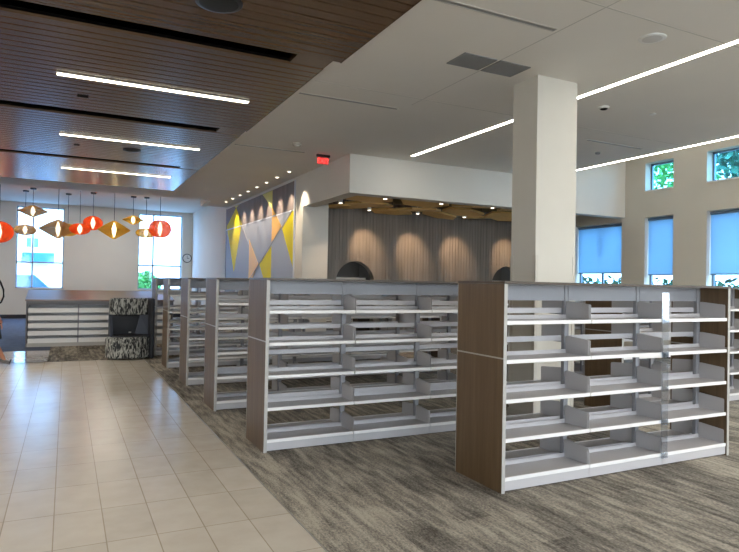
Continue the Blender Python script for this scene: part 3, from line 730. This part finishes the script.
for (bx, by, bz, dx) in ((0.20, -0.22, 0.86, 0.25), (-0.26, 0.19, 0.88, -0.2)):
    V = [(bx, by, bz), (bx + 0.02 * dx, by, bz - 0.07)]; E = [(0, 1)]; RR = [(0.024, 0.024), (0.02, 0.038)]
    for f in range(4):
        fy = by - 0.03 + f * 0.02; ln = (0.07, 0.08, 0.075, 0.06)[f]; i = len(V)
        V += [(bx + 0.03 * dx, fy, bz - 0.10), (bx + 0.09 * dx, fy, bz - 0.10 - ln * 0.5), (bx + 0.07 * dx, fy, bz - 0.10 - ln)]
        E += [(1, i), (i, i + 1), (i + 1, i + 2)]; RR += [(0.009, 0.009), (0.0085, 0.0085), (0.007, 0.007)]
    i = len(V); V += [(bx, by - 0.045, bz - 0.045), (bx + 0.02, by - 0.055, bz - 0.085)]; E += [(0, i), (i, i + 1)]; RR += [(0.011, 0.011), (0.008, 0.008)]
    skinned('hand', V, E, RR, M_skin, pr, sub=1)
# dress
prof = [(0.115, 0.50, 0), (0.26, 0.50, 0.0), (0.235, 0.62, 0.0), (0.21, 0.80, 0), (0.19, 0.98, 0), (0.15, 1.14, 0), (0.17, 1.30, 0), (0.165, 1.40, 0), (0.10, 1.485, 0), (0.065, 1.50, 0)]
mb = MB(); mb.lathe([(r, z) for r, z, _ in prof], seg=28, cap=False)
d = part('dress', mb, M_cloth, pr, smooth=True); d.scale = (0.8, 1.1, 1)
skinned('sleeve', [(-0.02, -0.15, 1.44), (0.0, -0.19, 1.34), (0.04, -0.215, 1.20)], [(0, 1), (1, 2)], [0.075, 0.065, 0.055], M_cloth, pr, sub=1)
skinned('sleeve', [(-0.02, 0.15, 1.44), (-0.05, 0.19, 1.34), (-0.09, 0.215, 1.20)], [(0, 1), (1, 2)], [0.075, 0.065, 0.055], M_cloth, pr, sub=1)
hd = part('hair', MB().lathe([(0.05, 1.52), (0.095, 1.60), (0.108, 1.70), (0.10, 1.79), (0.06, 1.85), (0.01, 1.865)], seg=24), M_hair, pr, (-0.015, 0, 0), smooth=True)
# face features (turned away to the left)
part('nose', MB().lathe([(0.014, -0.03), (0.012, 0.0), (0.004, 0.02)], seg=10), M_skin, pr, (-0.135, 0, 1.70), smooth=True)
for sy in (-0.035, 0.035): part('eye', MB().lathe([(0.002, -0.008), (0.011, 0), (0.002, 0.008)], seg=10), M_white, pr, (-0.122, sy, 1.73), smooth=True)
part('mouth', MB().rbox(-0.128, -0.118, -0.024, 0.024, 1.638, 1.65, 0.004, 2), mat('lips', s(150, 70, 66), 0.5), pr)
for fx, fy, rz, ry in ((0.27, -0.11, 0, 0.35), (-0.30, 0.10, 0, 0)):
    sgn = 0.03
    f = part('shoe', MB().rbox(-0.17, 0.07, -0.045, 0.045, 0.0, 0.02, 0.008).rbox(-0.12, 0.06, -0.035, 0.035, 0.02, 0.055, 0.014), M_shoe, pr, (fx + 0.02, fy, 0.001 if ry == 0 else 0.052), (0, ry, 0), smooth=True)
    part('strap', MB().tube([(0.055, -0.04, 0.02), (0.05, -0.04, 0.09), (0.05, 0.04, 0.09), (0.055, 0.04, 0.02)], 0.01, 8), M_dark, f, smooth=True)
# shoulder bag: strap loops out to the right
bag = thing('shoulder_bag', 'black bag with a looping strap on the shoulder of the person at the left edge', 'bag', (-1.235, 13.1, 1.0))
part('pouch', MB().rbox(-0.22, 0.14, -0.36, -0.25, 0.0, 0.26, 0.03), M_black, bag, smooth=True)
lp = [(0.0, -0.24, 0.72), (0.09, -0.25, 0.66), (0.17, -0.26, 0.54), (0.22, -0.27, 0.40), (0.225, -0.28, 0.28), (0.19, -0.29, 0.18), (0.10, -0.30, 0.11)]
part('strap', MB().tube(lp, 0.016, 8).tube([(0.0, -0.24, 0.72), (-0.06, -0.2, 0.56), (-0.05, -0.24, 0.52), (-0.12, -0.28, 0.4), (-0.14, -0.30, 0.24)], 0.014, 8), M_black, bag, smooth=True)

# ------------------------------------------------------------------ outside
M_ground = mat('pavement', s(190, 188, 184), 0.9, var=0.05, vscale=0.5)
struct('ground', MB().box(-60, 80, YF + 0.31, 110, -0.15, -0.05).box(XR + 0.31, 80, -40, YF + 0.31, -0.15, -0.05).box(-60, XL - 0.31, -40, YF + 0.31, -0.15, -0.05).box(XL - 0.31, XR + 0.31, -40, YN - 0.31, -0.15, -0.05), M_ground)
t = thing('street_building', 'pale building with a blue awning seen through the left far window', 'building', (-4, 48, 0))
part('wall', MB().box(-6, 12, 0, 8, -0.05, 6.5), mat('pale_render', s(236, 236, 232), 0.9), t)
part('awning', MB().prism([(1.25, -1.0, 2.72), (1.25, 0, 2.72), (1.25, 0, 3.36)], (1.95, 0, 0)), mat('blue_canvas', s(24, 92, 160), 0.8), t)
for x in (1.5, 1.95): part('window', MB().box(x, x + 0.26, -0.05, 0.0, 3.75, 4.35), mat('dark_blue_pane_%d' % int(x * 10), s(90, 130, 180), 0.3), t)
t = thing('parked_car', 'small blue-grey parked car beyond the left far window', 'car', (-2.45, 39, -0.05), rz=0.1); t.scale = (1, 1, 1.3)
Mcar = mat('car_paint', s(44, 84, 128), 0.5); Mcg = mat('car_glass', s(60, 90, 120), 0.1)
part('body', MB().prism([(-2.1, -0.8, 0.3), (2.1, -0.8, 0.3), (2.15, -0.8, 0.75), (1.5, -0.8, 0.9), (0.8, -0.8, 1.4), (-0.9, -0.8, 1.42), (-1.6, -0.8, 0.95), (-2.15, -0.8, 0.85)], (0, 1.6, 0)), Mcar, t)
part('side_glass', MB().prism([(1.25, -0.82, 0.95), (0.72, -0.82, 1.34), (-0.82, -0.82, 1.36), (-1.35, -0.82, 0.95)], (0, 0.02, 0)), Mcg, t)
for x in (-1.35, 1.35):
    for y in (-0.78, 0.62): part('wheel', MB().lathe([(0.33, 0), (0.33, 0.2)], seg=24), M_dark, t, (x, y + 0.1, 0.33), (PI / 2, 0, 0), smooth=True)
M_leaf = mat('foliage', s(86, 150, 70), 0.8, var=0.5, vscale=1.2); M_leafb = mat('foliage_dark', s(64, 110, 84), 0.8, var=0.4, vscale=1.2); M_bark = mat('bark', s(90, 76, 62), 0.9)
def tree(x, y, h, r, m, label):
    t = thing('tree', label, 'tree', (x, y, -0.05))
    part('trunk', MB().tube([(0, 0, 0), (0.1, 0, h * 0.35), (0, 0.1, h * 0.7)], [0.2, 0.15, 0.08], 10), M_bark, t, smooth=True)
    random.seed(int(x * 13 + y)); b = bmesh.new()
    for i in range(2600):
        th = random.uniform(0, 2 * PI); ph = math.acos(random.uniform(-1, 1)); rr = r * random.uniform(0.5, 1.0) * (0.8 + 0.25 * math.sin(3 * th) * math.sin(4 * ph))
        c = Vector((rr * math.sin(ph) * math.cos(th), rr * math.sin(ph) * math.sin(th), h * 0.68 + rr * 0.95 * math.cos(ph)))
        u = Vector([random.uniform(-1, 1) for _ in range(3)]).normalized(); w = u.cross(Vector([random.uniform(-1, 1) for _ in range(3)])).normalized(); q = random.uniform(0.1, 0.2)
        b.faces.new([b.verts.new(c + u * q), b.verts.new(c + w * q * 0.6), b.verts.new(c - u * q), b.verts.new(c - w * q * 0.6)])
    me = bpy.data.meshes.new('foliage'); b.to_mesh(me); b.free(); me.materials.append(m); link('foliage', me, t)
tree(22.5, 18.4, 9.0, 3.4, M_leaf, 'green leafy tree outside the small upper window')
tree(21.8, 12.4, 9.5, 2.9, M_leafb, 'bluish-green tree outside the upper window at the right edge')
tree(4.2, 38.0, 1.9, 0.95, M_leaf, 'low green tree beyond the right far window')

t = thing('hedge', 'dark clipped hedge outside below the blinds of the right windows', 'hedge', (17.2, 9, -0.05))
random.seed(11); b = bmesh.new()
for i in range(5000):
    c = Vector((random.uniform(-0.6, 0.6), random.uniform(-9, 9), random.uniform(0.1, 1.9 + 0.2 * math.sin(i)))); u = Vector([random.uniform(-1, 1) for _ in range(3)]).normalized(); w = u.cross(Vector((0.3, 0.5, 0.8))).normalized(); q = random.uniform(0.08, 0.16)
    b.faces.new([b.verts.new(c + u * q), b.verts.new(c + w * q * 0.6), b.verts.new(c - u * q), b.verts.new(c - w * q * 0.6)])
me = bpy.data.meshes.new('foliage'); b.to_mesh(me); b.free(); me.materials.append(M_leafb); link('foliage', me, t)
part('stems', MB().box(-0.35, 0.35, -8.8, 8.8, 0.0, 1.7), M_bark, t)

# ------------------------------------------------------------------ light
w = bpy.data.worlds.new('sky'); SC.world = w; w.use_nodes = True; nt = w.node_tree
bg = nt.nodes['Background']
tc = nt.nodes.new('ShaderNodeTexCoord'); sx = nt.nodes.new('ShaderNodeSeparateXYZ'); nt.links.new(tc.outputs['Generated'], sx.inputs[0])
rp = nt.nodes.new('ShaderNodeValToRGB'); rp.color_ramp.elements[0].position = 0.0; rp.color_ramp.elements[0].color = (0.88, 0.95, 1.0, 1)
rp.color_ramp.elements[1].position = 0.5; rp.color_ramp.elements[1].color = (0.62, 0.78, 1.0, 1)
nt.links.new(sx.outputs['Z'], rp.inputs[0]); nt.links.new(rp.outputs[0], bg.inputs['Color'])
bg.inputs['Strength'].default_value = 7.0
sun = bpy.data.lights.new('sun', 'SUN'); sun.energy = 6.0; sun.angle = 0.02; sun.color = (1, 0.95, 0.86)
so = bpy.data.objects.new('sun_light', sun); COL.objects.link(so); so.rotation_euler = (math.radians(35), math.radians(12), 0)
# area lamps added near the ceilings as fill light, without any fixture
def lamp(x, y, z, sx, sy, e, col=(1, 0.94, 0.85)):
    l = bpy.data.lights.new('ceiling_fill', 'AREA'); l.shape = 'RECTANGLE'; l.size = sx; l.size_y = sy; l.energy = e; l.color = col
    o = bpy.data.objects.new('ceiling_fill_light', l); COL.objects.link(o); o.location = (x, y, z)
lamp(5.5, -1.5, HC + 0.0, 1.2, 1.2, 90); lamp(-2.5, 5.0, HC - 0.03, 1.2, 1.2, 80); lamp(8.5, 1.0, HC, 1.2, 1.2, 90); lamp(-3.0, 12.0, HC - 0.03, 1.2, 1.2, 110)
lamp(-3.5, 23.5, 4.6, 1.2, 1.2, 70); lamp(1.5, 25.5, 4.6, 1.2, 1.2, 40)
lamp(11.6, 0.5, 6.05, 1.0, 1.0, 26); lamp(11.6, 5.5, 6.05, 1.0, 1.0, 26); lamp(11.6, 9.0, 6.05, 1.0, 1.0, 10)

# ------------------------------------------------------------------ camera
cam = bpy.data.cameras.new('camera'); co = bpy.data.objects.new('camera', cam); COL.objects.link(co); SC.camera = co
cam.sensor_fit = 'HORIZONTAL'; cam.sensor_width = 36.0; cam.lens = 609.0 / 739.0 * 36.0; cam.clip_end = 300
yaw, pit, rol = [math.radians(v) for v in (26.45, 0.727, 1.057)]
fw = Vector((math.sin(yaw) * math.cos(pit), math.cos(yaw) * math.cos(pit), math.sin(pit)))
rt = Vector((math.cos(yaw), -math.sin(yaw), 0)); upv = rt.cross(fw)
rt2 = rt * math.cos(rol) + upv * math.sin(rol); up2 = -rt * math.sin(rol) + upv * math.cos(rol)
m = Matrix((rt2, up2, -fw)).transposed().to_4x4(); m.translation = (0, 0, 1.635); co.matrix_world = m

SC.view_settings.view_transform = 'Standard'; SC.view_settings.look = 'None'; SC.view_settings.gamma = 1.0; SC.view_settings.exposure = 0.68
SC.view_settings.use_curve_mapping = False
cy = SC.cycles
cy.use_denoising = True; cy.max_bounces = 10; cy.diffuse_bounces = 5; cy.glossy_bounces = 4; cy.transparent_max_bounces = 16; cy.sample_clamp_indirect = 4.0
cy.caustics_reflective = False; cy.caustics_refractive = False
